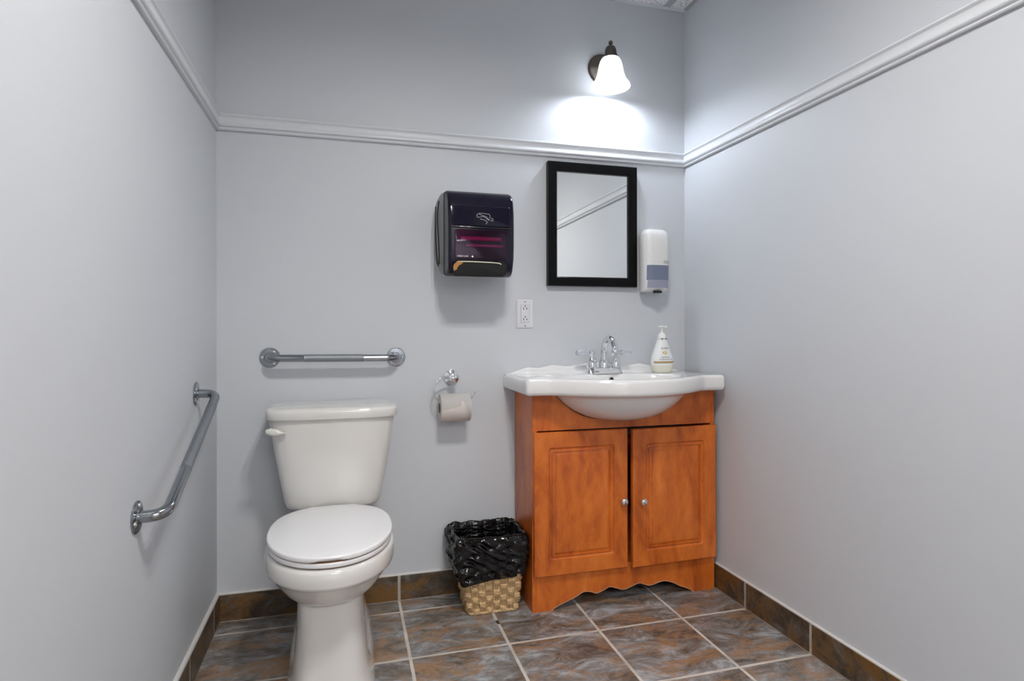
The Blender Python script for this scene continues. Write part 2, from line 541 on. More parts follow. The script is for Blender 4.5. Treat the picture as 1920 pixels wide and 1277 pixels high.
# suspended ceiling: wall angle and tees, children of nothing but the setting
b = B()
b.box(0, W, -.020, 0, HC - .002, HC, 0)
b.box(0, .020, YF, -.020, HC - .002, HC, 0)
struct('trim_4', b, M['trim'])
b = B(); b.box(W - .014, W, YF, -.020, HC - .0035, HC, 0); struct('trim_5', b, M['grid'])
b = B(); b.box(1.708, 1.736, YF, -.022, HC - .0035, HC, 0); struct('trim_6', b, M['grid'])
b = B(); b.box(1.098, 1.126, YF, -.022, HC - .0035, HC, 0); struct('trim_7', b, M['grid'])
b = B(); b.box(.488, .516, YF, -.022, HC - .0035, HC, 0); struct('trim_8', b, M['grid'])

# ------------------------------------------------------------------ ceiling lamp and added fill panel (out of the frame)
cl = thing('ceiling_light', (.80, -1.52, HC), 'round ceiling lamp with four small heads above the middle of the room, out of frame', 'ceiling light')
B().lathe([(.001, 0), (.20, 0), (.20, -.012), (.19, -.02), (.001, -.02)], (.80, -1.52, HC), 'Z').build('base_plate', M['bronze'], cl)
for (dx, dy) in ((-.075, .06), (.07, .055), (-.06, -.08), (.085, -.07)):
    hd = B().lathe([(.001, -.02), (.03, -.02), (.038, -.05), (.038, -.075), (.0355, -.075), (.0355, -.064), (.001, -.064)], (.80 + dx, -1.52 + dy, HC), 'Z', 24).build('lamp_head', M['bronze'], cl)
    B().lathe([(.001, -.066), (.026, -.066), (.023, -.070), (.001, -.073)], (.80 + dx, -1.52 + dy, HC), 'Z', 24).build('bulb', M['bulb'], hd)
cp = thing('fill_light_panel', (.9, -3.9, HC), 'flat fill light panel added on the corridor ceiling behind the camera, out of frame', 'ceiling light')
B().box(.30, 1.50, -4.6, -3.3, HC - .025, HC - .001).build('panel_frame', M['trim'], cp)
B().box(.33, 1.47, -4.57, -3.33, HC - .029, HC - .0255).build('diffuser', M['panel'], cp)

# ------------------------------------------------------------------ toilet
TC = .387
t = thing('toilet', (TC, -.36, 0), 'white two-piece toilet with closed lid, against the back wall under the horizontal grab bar', 'toilet')
def rings_from(levels, N=64):
    out = []
    for (z, hw, y0, y1, n, ymid, nf) in levels:
        out.append([(x, y, z) for x, y in superell(TC, hw, y0, y1, n, N, ymid, nf)])
    return out
bowl = [
    (0.000, .120, -.13, -.612, 5, -.40, 4), (.006, .122, -.13, -.614, 5, -.40, 4), (.022, .120, -.13, -.613, 5, -.40, 4),
    (.040, .112, -.135, -.609, 4.5, -.40, 4), (.075, .103, -.14, -.606, 4, -.40, 4), (.13, .098, -.14, -.600, 4, -.40, 4),
    (.20, .092, -.14, -.600, 4, -.40, 4), (.255, .091, -.12, -.603, 4, -.42, 3.6), (.284, .0915, -.10, -.603, 3.8, -.43, 3.4),
    (.2855, .104, -.09, -.618, 3.2, -.44, 2.7), (.292, .117, -.08, -.633, 3, -.44, 2.4), (.306, .135, -.07, -.652, 2.8, -.44, 2.25),
    (.328, .153, -.06, -.670, 2.6, -.44, 2.15), (.345, .1660, -.06, -.6840, 2.6, -.44, 2.1), (.3535, .1725, -.06, -.6925, 2.6, -.44, 2.1), (.3565, .1765, -.06, -.6965, 2.6, -.44, 2.1),
    (.362, .1785, -.06, -.697, 2.6, -.44, 2.1), (.375, .1785, -.06, -.699, 2.6, -.44, 2.1), (.395, .1760, -.06, -.698, 2.6, -.44, 2.1),
    (.402, .172, -.06, -.694, 2.6, -.44, 2.1), (.4045, .164, -.065, -.686, 2.6, -.44, 2.1), (.405, .12, -.10, -.64, 2.6, -.44, 2.1)]
# the rear of the pan is narrower than the rim: squeeze vertices behind y=-.26
rg = rings_from(bowl, 96)
rg = [[(TC + (x - TC) * (1 - .30 * min(1, max(0, (y + .30) / .12)) ** 1.5 if z > .28 else 1), y, z) for x, y, z in r] for r in rg]
B().loft(rg).build('bowl', M['china'], t, 50)
# dark line between seat and rim
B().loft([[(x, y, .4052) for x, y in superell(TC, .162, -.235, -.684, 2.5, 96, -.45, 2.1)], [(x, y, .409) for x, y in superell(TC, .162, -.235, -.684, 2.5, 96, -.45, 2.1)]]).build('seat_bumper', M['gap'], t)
def slab(z0_, z1_, hw, yb, yf, r, dome=0.0):
    L = []
    k = 5
    for j in range(k + 1):
        a = -PI / 2 + PI / 2 * j / k
        L.append((z0_ + r + r * math.sin(a), r * (1 - math.cos(a))))
    for j in range(k + 1):
        a = PI / 2 * j / k
        L.append((z1_ - r + r * math.sin(a), r * (1 - math.cos(a))))
    rr = []
    for z, i in L:
        rr.append([(x, y, z) for x, y in superell(TC, hw - i, yb - i, yf + i, 2.5, 96, -.45, 2.1)])
    if dome:
        for q in (.8, .55, .3, .1):
            rr.append([(TC + (x - TC) * q, -.45 + (y + .45) * q, z1_ + dome * (1 - q * q)) for x, y in superell(TC, hw - r, yb - r, yf + r, 2.5, 96, -.45, 2.1)])
    return B().loft(rr)
slab(.4085, .4215, .1690, -.235, -.691, .004).build('seat', M['seat'], t, 60)
# lid, with the finger notch cut into the lower front edge
o = slab(.4230, .4385, .1712, -.235, -.6935, .0055, .003)
for v in o.bm.verts:
    if v.co.z < .431 and v.co.y < -.60 and abs(v.co.x - TC) < .036:
        v.co.z = max(v.co.z, .4275); v.co.y += .004
lid = o.build('seat_lid', M['seat'], t, 60)
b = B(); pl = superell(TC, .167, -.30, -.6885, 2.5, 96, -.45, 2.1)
b.loft([[(x, y, .4215) for x, y in pl], [(x, y, .4262) for x, y in pl]]); b.build('lid_shadow_gap', M['gap'], t)  # dark slab stands in for the shade between seat and lid
for hx_ in (TC - .060, TC + .060):
    B().box(hx_ - .015, hx_ + .015, -.243, -.215, .405, .433, .006).build('hinge', M['seat'], t)
# tank
def rr_plan(cx, hw, y0, y1, n, bow, z, N=96):
    out = []
    for x, y in superell(cx, hw, y0, y1, n, N):
        f = max(0, -(y - (y0 + y1) / 2)) / ((y0 - y1) / 2)
        out.append((x, y - bow * f * (1 - ((x - cx) / hw) ** 2), z))
    return out
tank = []
for z, hw, yf in ((.418, .138, -.190), (.421, .146, -.197), (.428, .151, -.2015), (.445, .1555, -.204), (.50, .166, -.2095), (.56, .176, -.214), (.62, .186, -.218), (.68, .195, -.222), (.7165, .1995, -.224)):
    tank.append(rr_plan(TC, hw, -.022, yf, 6, .014, z))
B().loft(tank).build('tank', M['china'], t, 50)
b = B()
b.loft([rr_plan(TC, h, yb, yf, 6, .014, z) for z, h, yb, yf in ((.7150, .200, -.022, -.226), (.7165, .2075, -.014, -.234), (.721, .2095, -.012, -.236), (.738, .2100, -.012, -.2365), (.746, .2080, -.014, -.2345), (.7505, .2020, -.02, -.228), (.7530, .190, -.03, -.216), (.7545, .15, -.06, -.18))])
b.build('tank_lid', M['china'], t, 50)
b = B().loft([rr_plan(TC, .1975, -.024, -.222, 6, .014, z) for z in (.7135, .7168)]).build('lid_joint', M['gap'], t)
# flush lever: leaf shape
lv = B()
rg = []
for i in range(15):
    u = i / 14
    hw = .0115 * math.sin(PI * min(1, u * .93 + .16)) ** .8 + .0005
    x = .186 + .060 * u
    yc = -.2355 - .004 * math.sin(PI * u)
    zc = .6835 - .006 * u
    rg.append([(x, yc - .007 * math.cos(a), zc + hw * math.sin(a)) for a in [2 * PI * k / 16 for k in range(16)]])
lv.loft(rg); lv.lathe([(.010, -.232), (.010, -.218)], (.200, 0, .683), 'Y', 20)
lv.build('flush_lever', M['china'], t, 60)
B().loft(rings_from([(0, .121, -.14, -.50, 3.5, -.32, 3), (.030, .122, -.14, -.50, 3.5, -.32, 3), (.060, .119, -.15, -.49, 3.5, -.32, 3), (.10, .111, -.16, -.475, 3.2, -.32, 3), (.14, .100, -.17, -.45, 3, -.32, 3), (.165, .088, -.19, -.42, 3, -.31, 3)])).build('base_flare', M['china'], t, 60)

# ------------------------------------------------------------------ grab bars
def grab_bar(name, A, Bp, nrm, off, label, r_fl=.0345, rt=.0127, k0=.27, k1=.73):
    A, Bp, nrm = Vector(A), Vector(Bp), Vector(nrm)
    g = thing(name, (A + Bp) / 2, label, 'grab bar', 'chrome grab bars')
    d_ = (Bp - A).normalized()
    path = fillet([A, A + nrm * off, Bp + nrm * off, Bp], .040, 12)
    B().tube(path, rt, 24).build('bar', M['steel'], g, 60)
    a1 = A.lerp(Bp, k0) + nrm * off; a2 = A.lerp(Bp, k1) + nrm * off
    B().tube([a1, a2], rt + .0004, 24).build('knurled_grip', M['knurl'], g, 60)
    side = d_.cross(nrm).normalized()
    for P_, sgn in ((A, -1), (Bp, 1)):
        b = B()
        rings = []
        for r, h in ((r_fl, .0005), (r_fl, .003), (r_fl - .002, .0045), (.018, .0055), (.016, .008)):
            rings.append([P_ + nrm * h + (d_ * math.cos(2 * PI * i / 40) + side * math.sin(2 * PI * i / 40)) * r for i in range(40)])
        b.loft(rings)
        fl = b.build('flange', M['steel'], g, 30)
        for a in (0, 125, -125):
            q = P_ + nrm * .0055 + (d_ * sgn * math.cos(math.radians(a)) + side * math.sin(math.radians(a))) * .0240
            B().ball(q, .0062, (1, .6, 1) if abs(nrm.y) > .5 else (.6, 1, 1), 14).build('screw', M['chrome'], fl)
    return g
grab_bar('grab_bar', (.171, 0, .907), (.606, 0, .903), (0, -1, 0), .060, 'horizontal chrome grab bar on the back wall above the toilet tank')
grab_bar('grab_bar', (0, -.811, .606), (0, -.293, .815), (1, 0, 0), .058, 'sloping chrome grab bar on the left wall beside the toilet', k0=.30, k1=.86)

# ------------------------------------------------------------------ toilet paper
h = thing('toilet_paper_holder', (.813, 0, .824), 'chrome toilet paper holder with an open ring, on the wall right of the toilet', 'toilet paper holder')
hb = B().lathe([(.029, 0), (.0295, -.004), (.0275, -.009), (.020, -.012), (.013, -.016), (.012, -.030), (.014, -.040), (.016, -.046), (.014, -.053), (.006, -.057), (.0005, -.058)], (.813, 0, .824), 'Y', 36)
hb.build('wall_mount', M['chrome'], h, 40)
B().box(.807, .817, -.012, -.006, .845, .856, .002).build('mount_clip', M['chrome'], h)
ring = catmull([(.811, -.046, .826), (.790, -.05, .829), (.768, -.056, .826), (.749, -.060, .812), (.739, -.062, .790), (.740, -.062, .765), (.753, -.062, .742), (.775, -.062, .727), (.803, -.062, .719), (.833, -.062, .720), (.861, -.062, .734), (.879, -.062, .752), (.892, -.062, .773)], 6)
B().tube(ring, .0030, 12).build('ring', M['chrome'], h, 60)
rz, ry, rr_ = .716, -.062, .052
r = thing('toilet_paper_roll', (.811, ry, rz), 'partly used white toilet paper roll hanging on the chrome ring holder', 'toilet paper')
b = B()
b.lathe([(.021, .759), (.0505, .759), (.0515, .761), (.0515, .868), (.0505, .870), (.021, .870)], (0, ry, rz), 'X', 56, cap=False)
b.build('paper_winding', M['papershade'], r, 40)
b = B(); b.lathe([(.0205, .7595), (.0212, .7595), (.0212, .8695), (.0205, .8695), (.0205, .7595)], (0, ry, rz), 'X', 40, cap=False); b.build('cardboard_core', M['card'], r)
# outer sheet: wraps the back and top, its torn edge slants down across the front
b = B()
nx, na = 34, 30
vv = []
random.seed(4)
for i in range(nx + 1):
    u = i / nx
    x = .7595 + .1095 * u
    # angle measured from straight up towards the viewer
    e = 92 - 22 * u + (2.5 * math.sin(u * 21) + random.uniform(-1.5, 1.5)) * .5
    if .66 < u < .76: e -= 26 * math.sin((u - .66) / .10 * PI)
    if u > .80: e = 84 + 60 * (u - .80) / .2
    row = []
    for j in range(na + 1):
        a = math.radians(-120 + (e + 120) * j / na)
        q = .0521 + (.0008 * (j / na) ** 4)
        row.append(b.bm.verts.new((x, ry - q * math.sin(a), rz + q * math.cos(a))))
    vv.append(row)
for i in range(nx):
    for j in range(na):
        b.bm.faces.new((vv[i][j], vv[i + 1][j], vv[i + 1][j + 1], vv[i][j + 1]))
bmesh.ops.solidify(b.bm, geom=b.bm.faces[:], thickness=.0006)
b.build('loose_sheet', M['paper'], r, 60)

# ------------------------------------------------------------------ towel dispenser
DX, DZ = .887, 1.345
td = thing('paper_towel_dispenser', (DX, 0, 1.19), 'black and smoky violet paper towel dispenser on the back wall left of the mirror', 'paper towel dispenser')
side = [(0, 1.475), (-.008, 1.490), (-.03, 1.497), (-.09, 1.502), (-.15, 1.497), (-.180, 1.484), (-.197, 1.462), (-.206, 1.42), (-.210, 1.37), (-.210, 1.30), (-.205, 1.25), (-.196, 1.212), (-.180, 1.199), (-.15, 1.194), (-.115, 1.202), (-.06, 1.238), (-.012, 1.275), (0, 1.292)]
def disp_shell(yf, yb, grow=0.0, hw=.135, x_in=0.0):
    # clip side profile to yb>=y>=yf
    def clip(poly, keep, lim):
        out = []
        for i in range(len(poly)):
            a, c = poly[i], poly[(i + 1) % len(poly)]
            ia, ic = keep(a[0]), keep(c[0])
            if ia: out.append(a)
            if ia != ic:
                tt = (lim - a[0]) / (c[0] - a[0]); out.append((lim, a[1] + (c[1] - a[1]) * tt))
        return out
    P_ = clip(side, lambda y: y <= yb, yb)
    P_ = clip(P_, lambda y: y >= yf, yf)
    cy = sum(p[0] for p in P_) / len(P_); cz = sum(p[1] for p in P_) / len(P_)
    P_ = [(cy + (p[0] - cy) * (1 + grow), cz + (p[1] - cz) * (1 + grow)) for p in P_]
    rings = []
    for s_ in (-1, 1):
        seq = [(1.0, .80, .89), (.995, .87, .935), (.982, .925, .966), (.96, .965, .986), (.93, .99, .997), (.90, 1, 1)]
        if s_ > 0: seq = seq[::-1]
        for f, sy, sz in seq:
            ring = []
            for y, z in P_:
                # barrel: sides pull in towards the front, the top and the bottom
                k = 1 - .15 * max(0, (-y - .08) / .13) ** 1.8 - .07 * abs((z - DZ) / .155) ** 4
                yy = yb + (y - yb) * (sy if y < yb - .002 else 1)
                ring.append((DX + s_ * (hw - x_in) * f * k, yy, DZ + (z - DZ) * sz))
            rings.append(ring)
    return B().loft(rings)
disp_shell(-.150, 0.0, hw=.139).build('housing', M['smokegrey'], td, 40)
disp_shell(-.156, -.140, hw=.1380, grow=-.004).build('seam_gasket', M['gasket'], td)
disp_shell(-.30, -.156, hw=.139).build('cover', M['smoke'], td, 40)
# black side strips: curved seams on the left side
def side_pt(y, z):
    k = 1 - .15 * max(0, (-y - .08) / .13) ** 1.8 - .07 * abs((z - DZ) / .155) ** 4
    return (DX - .139 * k - .0004, y, z)
for sm_ in ([(-.030, 1.462), (-.042, 1.42), (-.048, 1.37), (-.062, 1.31), (-.082, 1.26), (-.100, 1.235)],
            [(-.100, 1.470), (-.092, 1.43), (-.094, 1.39), (-.110, 1.33), (-.116, 1.28), (-.112, 1.24)]):
    b = B(); b.tube(catmull([side_pt(*q) for q in sm_], 6), .0022, 8); b.build('side_seam', M['gasket'], td)
# upper front panel (raised), lower window over the paper, logo and writing
def fpanel(x0, x1, z0_, z1_, y, th, r=.01):
    rings = []
    for ins, d_ in ((0, .0), (0, th * .6), (.002, th)):
        ring = []
        for x, z in rrect(x0 + ins, x1 - ins, z0_ + ins, z1_ - ins, r, 6):
            yy = y(z) if callable(y) else y
            ring.append((x, yy - d_, z))
        rings.append(ring)
    return B().loft(rings)
up = fpanel(.782, .988, 1.364, 1.437, lambda z: -.2035 - (1.437 - z) * .06, .0055, .004).build('upper_panel', M['smoke'], td, 40)
B().box(.782, .992, -.2165, -.208, 1.358, 1.3625, .0015).build('ledge', M['blackplastic'], td)
win = thing_win = None
b = B().box(.800, .965, -.205, -.2015, 1.255, 1.350, .001); b.build('inner_recess', M['slot'], td)
b = B()
b.lathe([(.001, .812), (.030, .812), (.032, .815), (.032, .950), (.030, .953), (.001, .953)], (0, -.1885, 1.318), 'X', 40)
# purple bands: tinted drum of paper seen through the window
B().box(.812, .955, -.2135, -.2105, 1.315, 1.328, .0035, 3).build('paper_band', plain('magenta_paper', (.62, .27, .42), .35, bump=.6, bscale=400), td)
B().box(.828, .962, -.2135, -.2105, 1.293, 1.301, .0030, 3).build('paper_band', plain('violet_paper', (.60, .30, .55), .35, bump=.6, bscale=400), td)
b.bm.free()
fpanel(.790, .978, 1.250, 1.352, lambda z: -.2150 + max(0, 1.27 - z) * .1, .0015, .008).build('window', M['purple'], td, 40)
text_mesh('maker_lettering', 'KIMBERLY-CLARK', .0082, M['whiteink'], td, (.797, -.2172, 1.2555), sx=.62, extrude=.0003)
b = B(); b.prism([(.8475, 1.2578), (.8515, 1.2618), (.8555, 1.2578), (.8515, 1.2538)], 'Y', -.2166, -.2174); b.build('maker_mark', M['whiteink'], td, None)
# line drawing of a hand pulling a towel
b = B()
def yl(z): return -.2095 - (1.437 - z) * .06
for st in ([(.868, 1.402), (.873, 1.409), (.882, 1.411), (.898, 1.410), (.913, 1.408), (.916, 1.402), (.913, 1.396)],
           [(.868, 1.402), (.870, 1.396), (.880, 1.397), (.893, 1.400), (.903, 1.393), (.912, 1.386)],
           [(.876, 1.408), (.890, 1.402), (.902, 1.400), (.908, 1.392), (.916, 1.389)],
           [(.880, 1.390), (.890, 1.389), (.900, 1.385), (.906, 1.380), (.900, 1.373)],
           [(.917, 1.396), (.926, 1.393), (.925, 1.384), (.918, 1.386), (.924, 1.389)]):
    b.tube([(x, yl(z), z) for x, z in st], .00055, 6)
b.build('hand_symbol', M['whiteink'], td)
# paper outlet at the bottom
b = fpanel(.784, .972, 1.190, 1.240, lambda z: -.2005 - (z - 1.19) * .16, .006, .014); b.build('outlet', M['slot'], td, 40)
b = B(); b.tube(catmull([(.797, -.2155, 1.2375), (.815, -.2165, 1.2395), (.88, -.217, 1.2395), (.94, -.2165, 1.2375), (.955, -.216, 1.233)], 5), .0020, 8); b.build('paper_edge', M['creampaper'], td)
b = B(); b.tube(catmull([(.94, -.2165, 1.2430), (.962, -.2155, 1.239), (.974, -.213, 1.228), (.974, -.208, 1.205), (.969, -.203, 1.193)], 5), .0015, 8); b.build('outlet_rim', M['blackplastic'], td)
poly = [(.788, 1.206), (.784, 1.216), (.786, 1.228), (.797, 1.238), (.815, 1.2385), (.818, 1.232), (.813, 1.233), (.810, 1.227), (.805, 1.228), (.802, 1.221), (.799, 1.220), (.797, 1.211), (.792, 1.210)]
B().loft([[(x, -.2095 - (z - 1.19) * .16, z) for x, z in poly], [(x, -.2110 - (z - 1.19) * .16, z) for x, z in poly]]).build('torn_paper', M['brownpaper'], td, None)

# ------------------------------------------------------------------ mirror
mz0, mz1, mx0, mx1 = 1.178, 1.670, 1.196, 1.581
mi = thing('wall_mirror', ((mx0 + mx1) / 2, 0, mz0), 'rectangular wall mirror in a black frame hanging above the sink', 'mirror')
b = B()
fw = .037
def prf(i, y): return [(mx0 + i, y, mz0 + i), (mx1 - i, y, mz0 + i), (mx1 - i, y, mz1 - i), (mx0 + i, y, mz1 - i)]
b.loft([prf(0, 0), prf(0, -.026), prf(.002, -.029), prf(.006, -.030), prf(fw - .004, -.028), prf(fw, -.024), prf(fw, -.012)], cap0=True, cap1=False)
b.build('frame', M['black'], mi, 30)
B().box(mx0 + fw - .003, mx1 - fw + .003, -.016, -.012, mz0 + fw - .003, mz1 - fw + .003).build('glass', M['mirror'], mi, None)

# ------------------------------------------------------------------ wall soap dispenser
sx0, sx1 = 1.584, 1.691
sd = thing('soap_dispenser', (1.638, 0, 1.15), 'white wall soap dispenser with a blue-grey window, right of the mirror', 'soap dispenser')
scx = (sx0 + sx1) / 2; shw = (sx1 - sx0) / 2
def s_ring(z, hw, dep, back=0.0):
    out = [(scx - hw * .60, -back, z), (scx - hw * .80, -.022, z)]
    for k in range(25):
        a = PI - PI * k / 24
        c, s_ = math.cos(a), math.sin(a)
        x = math.copysign(abs(c) ** (2 / 4.2), c) * hw
        y = -(abs(s_) ** (2 / 4.2)) * (dep - .05) - .05
        out.append((scx + x, y, z))
    out += [(scx + hw * .80, -.022, z), (scx + hw * .60, -back, z)]
    return out
def s_body(zs): return B().loft([s_ring(*q) for q in zs])
s_body([(1.158, shw - .004, .070), (1.162, shw, .085), (1.168, shw, .094), (1.185, shw, .100), (1.23, shw, .104), (1.30, shw, .107), (1.36, shw, .106), (1.385, shw, .103), (1.398, shw - .003, .097), (1.407, shw - .010, .086), (1.412, shw - .02, .072), (1.413, shw - .03, .055)]).build('body', M['whiteplastic'], sd, 50)
B().box(scx - .030, scx + .030, -.012, 0, 1.165, 1.395, .002).build('back_plate', M['whiteplastic'], sd)
def s_win(z0_, z1_, grow, x_in):
    out = []
    for z in (z0_, (z0_ + z1_) / 2, z1_):
        dep = .100 + .004 * (z - 1.185) / .045 + grow
        ring = s_ring(z, shw - .0 + grow * .3, dep)[3:-3]
        ring = [p for p in ring if p[0] > scx - shw + x_in]
        inner = [(p[0], p[1] + .002, p[2]) for p in ring[::-1]]
        out.append(ring + inner)
    return B().loft(out)
s_win(1.2025, 1.262, .0012, .004).build('window', M['bluewin'], sd, 50)
s_win(1.172, 1.2022, .0010, .006).build('lower_window', M['bluewin2'], sd, 50)
B().box(scx - .012, scx + .018, -.096, -.075, 1.151, 1.160, .002).build('nozzle', M['gasket'], sd)
text_mesh('maker_lettering', 'Tork', .0085, M['greyink'], sd, (1.668, -.1070, 1.2725), align='CENTER', extrude=.0003)
b = B(); b.tube([(1.668 + .0115 * math.cos(a), -.1068, 1.2752 + .0055 * math.sin(a)) for a in [2 * PI * k / 24 for k in range(25)]], .0005, 6); b.build('maker_oval', M['greyink'], sd)

# ------------------------------------------------------------------ outlet
ox, oz = 1.1055, 1.0665
ot = thing('power_outlet', (ox, 0, oz - .057), 'white power outlet plate on the wall between the towel dispenser and the mirror, low down', 'power outlet')
b = B()
b.loft([[(x, y, z) for x, z in rrect(ox - .034 + i, ox + .034 - i, oz - .056 + i, oz + .056 - i, .003, 3)] for i, y in ((0, 0), (0, -.003), (.0015, -.0055), (.004, -.0065))])
b.build('cover_plate', M['plate'], ot, 25)
B().box(ox - .0175, ox + .0175, -.0068, -.006, oz - .0345, oz + .0345, 0).build('seam', M['greyink'], ot)
B().box(ox - .0165, ox + .0165, -.0085, -.006, oz - .0335, oz + .0335, .0006, 1).build('socket_face', M['plate'], ot)
for s_ in (-1, 1):
    zc = oz + s_ * .021
    b = B()
    b.box(ox - .0078, ox - .0050, -.0088, -.0080, zc - .0052, zc + .0038); b.box(ox + .0050, ox + .0075, -.0088, -.0080, zc - .0044, zc + .0036)
    b.lathe([(.0001, -.0088), (.0024, -.0088), (.0024, -.0080), (.0001, -.0080)], (ox, 0, zc + .0092), 'Y', 14)
    b.build('socket_slots', M['slot'], ot, None)
    B().box(ox - .0065, ox + .0065, -.0096, -.0083, oz + s_ * .0042 - .003, oz + s_ * .0042 + .003, .0006, 1).build('button', M['plate'], ot)
    B().lathe([(.0001, -.0075), (.0026, -.0073), (.0030, -.0062)], (ox, 0, oz + s_ * .0475), 'Y', 14).build('screw', M['steel'], ot)

# ------------------------------------------------------------------ sconce
lx, ly = 1.430, -.098
sc = thing('wall_sconce', (1.437, 0, 2.065), 'lit wall lamp with a white bell glass shade above the mirror', 'wall lamp')
B().lathe([(.061, 0), (.062, -.004), (.059, -.010), (.056, -.012), (.050, -.013), (.040, -.019), (.022, -.025), (.001, -.026)], (1.437, 0, 2.066), 'Y', 48).build('wall_plate', M['bronze'], sc, 40)
B().tube(catmull([(1.437, -.02, 2.066), (1.437, -.05, 2.070), (1.435, -.072, 2.085), (1.432, -.085, 2.10), (1.430, -.092, 2.105)], 6), .008, 14).build('arm', M['bronze'], sc, 60)
B().lathe([(.001, 2.118), (.010, 2.117), (.018, 2.112), (.0225, 2.100), (.0245, 2.085), (.026, 2.076), (.031, 2.073), (.031, 2.068), (.026, 2.066), (.001, 2.066)], (lx, ly, 0), 'Z', 40).build('holder', M['bronze'], sc, 40)
b = B().ball((lx, ly, 2.130), .0085, n=20); b.lathe([(.004, 2.112), (.003, 2.124)], (lx, ly, 0), 'Z', 12); b.build('finial', M['bronze'], sc, 60)
sp_ = [(.026, 2.070), (.034, 2.066), (.041, 2.055), (.0455, 2.040), (.049, 2.020), (.0535, 2.000), (.060, 1.984), (.068, 1.972), (.0745, 1.963), (.0765, 1.955)]
inn = [(r_ - .003, z_) for r_, z_ in sp_[::-1]]
B().lathe(sp_ + inn, (lx, ly, 0), 'Z', 56, cap=False).build('glass_shade', M['shade'], sc, 60)
ld = bpy.data.lights.new('sconce_bulb', 'POINT')
ld.energy = SCONCE_W; ld.shadow_soft_size = .022; ld.color = (.86, .93, 1.0)
lo = bpy.data.objects.new('sconce_bulb', ld); col.objects.link(lo); lo.parent = sc; lo.location = Vector((lx, ly, 1.985)) - sc.location

# ------------------------------------------------------------------ vanity cabinet
FY = -.234        # carcass front
v = thing('vanity_cabinet', ((VX0 + VX1) / 2, -.12, 0), 'cherry wood vanity cabinet with two raised-panel doors under the sink', 'cabinet')
TOPZ = .775
B().box(VX0, VX0 + .018, FY, -.012, 0, TOPZ, .0006, 1).build('side_panel', M['wood'], v, None)
B().box(VX1 - .018, VX1, FY, -.012, 0, TOPZ, .0006, 1).build('side_panel', M['wood3'], v, None)
B().box(VX0 + .018, VX1 - .018, -.022, -.012, .10, TOPZ - .2).build('back_panel', M['wood'], v, None)
B().box(VX0 + .018, VX1 - .018, FY + .03, -.022, .118, .134).build('bottom_panel', M['wood'], v, None)
# fascia under the sink with a curved cut-out for the bowl
cut = [(VX1 - .018, TOPZ), (VX1 - .018, .643), (VX0 + .018, .643), (VX0 + .018, TOPZ)]
hp = [(.274, .7755), (.260, .769), (.247, .760), (.234, .747), (.216, .730), (.187, .709), (.152, .692), (.107, .679), (.062, .673), (.022, .671)]
arc = [(1.405 - r_, z_) for r_, z_ in hp] + [(1.405 + r_, z_) for r_, z_ in hp[::-1]]
b = B(); b.prism([(VX0 + .018, .7755)] + arc + [(VX1 - .018, .7755), (VX1 - .018, .643), (VX0 + .018, .643)], 'Y', FY + .001, FY + .017)
b.build('fascia', M['wood'], v, None)
# scalloped plinth
pts = [(1.08, 0), (1.132, 0), (1.140, .004), (1.160, .014), (1.195, .026), (1.228, .038), (1.258, .052), (1.284, .049), (1.308, .041), (1.334, .048), (1.360, .058), (1.390, .049), (1.417, .042), (1.447, .049), (1.480, .058),
       (1.503, .050), (1.526, .044), (1.553, .050), (1.585, .054), (1.622, .043), (1.650, .028), (1.684, .014), (1.702, .004), (1.710, 0), (1.782, 0)]
sm = [(p.x, p.y) for p in catmull([(x, z, 0) for x, z in pts], 4)]
sm = [(x, max(z, 0)) for x, z in sm]
b = B(); b.prism(sm + [(VX1 - .018, .14), (VX0 + .018, .14)], 'Y', FY + .001, FY + .017); pln = b.build('plinth', M['wood3'], v, None)
b = B(); b.tube([(x, FY + .0012, z + .0006) for x, z in sm if 1.13 < x < 1.712], .0010, 6); b.build('worn_edge', M['white_edge'], pln)

def door(x0, x1, z0_, z1_, y, hinge_x, ang, mat, knob_x, knob_z):
    dz = thing_child('door', (hinge_x, y, 0), v)
    th = .017
    x0 -= hinge_x; x1 -= hinge_x; knob_x -= hinge_x
    b = B()
    def ring(ins, yy, r):
        return [(x, yy, z) for x, z in rrect(x0 + ins, x1 - ins, z0_ + ins, z1_ - ins, r, 5)]
    i0 = .054
    seq = [(0, 0, .0005), (0, -th + .002, .0008), (.0018, -th, .0010), (i0, -th, .010), (i0 + .0015, -th + .0035, .010), (i0 + .005, -th + .0060, .010), (i0 + .009, -th + .0062, .009), (i0 + .0125, -th + .0040, .008),
           (i0 + .0130, -th + .0015, .007), (i0 + .0160, -th + .0012, .006), (i0 + .0165, -th + .0060, .005), (i0 + .026, -th + .0032, .002), (i0 + .0265, -th + .0008, .001), (i0 + .030, -th + .0004, .001)]
    b.loft([ring(*q) for q in seq])
    o = finish('door', b.bm, mat, dz, 20)
    o.name = 'door_leaf'
    k = B()
    k.lathe([(.0055, 0), (.005, -.003), (.0045, -.008), (.0085, -.011), (.0128, -.016), (.0138, -.020), (.0125, -.0245), (.007, -.027), (.0005, -.0275)], (knob_x, -th, knob_z), 'Y', 24)
    finish('knob', k.bm, M['chrome'], dz, 50)
    dz.rotation_euler.z = ang
    return dz
def thing_child(name, loc, parent):
    o = bpy.data.objects.new(name, None)
    col.objects.link(o); o.parent = parent
    o.location = Vector(loc) - world_loc(parent)
    return o
door(1.0645, 1.424, .131, .639, FY - .001, 1.0645, 0.0, M['wood2'], 1.402, .378)
door(1.439, 1.796, .131, .637, FY - .001, 1.796, math.radians(1.8), M['wood3'], 1.474, .374)

# ------------------------------------------------------------------ sink top
SX0, SX1, SYF = 1.018, 1.797, -.312
CX = 1.405
ZT = .831
s = thing('sink', (CX, -.2, ZT), 'white porcelain sink top with a bulging front and wavy back ledge, on the vanity cabinet', 'sink')
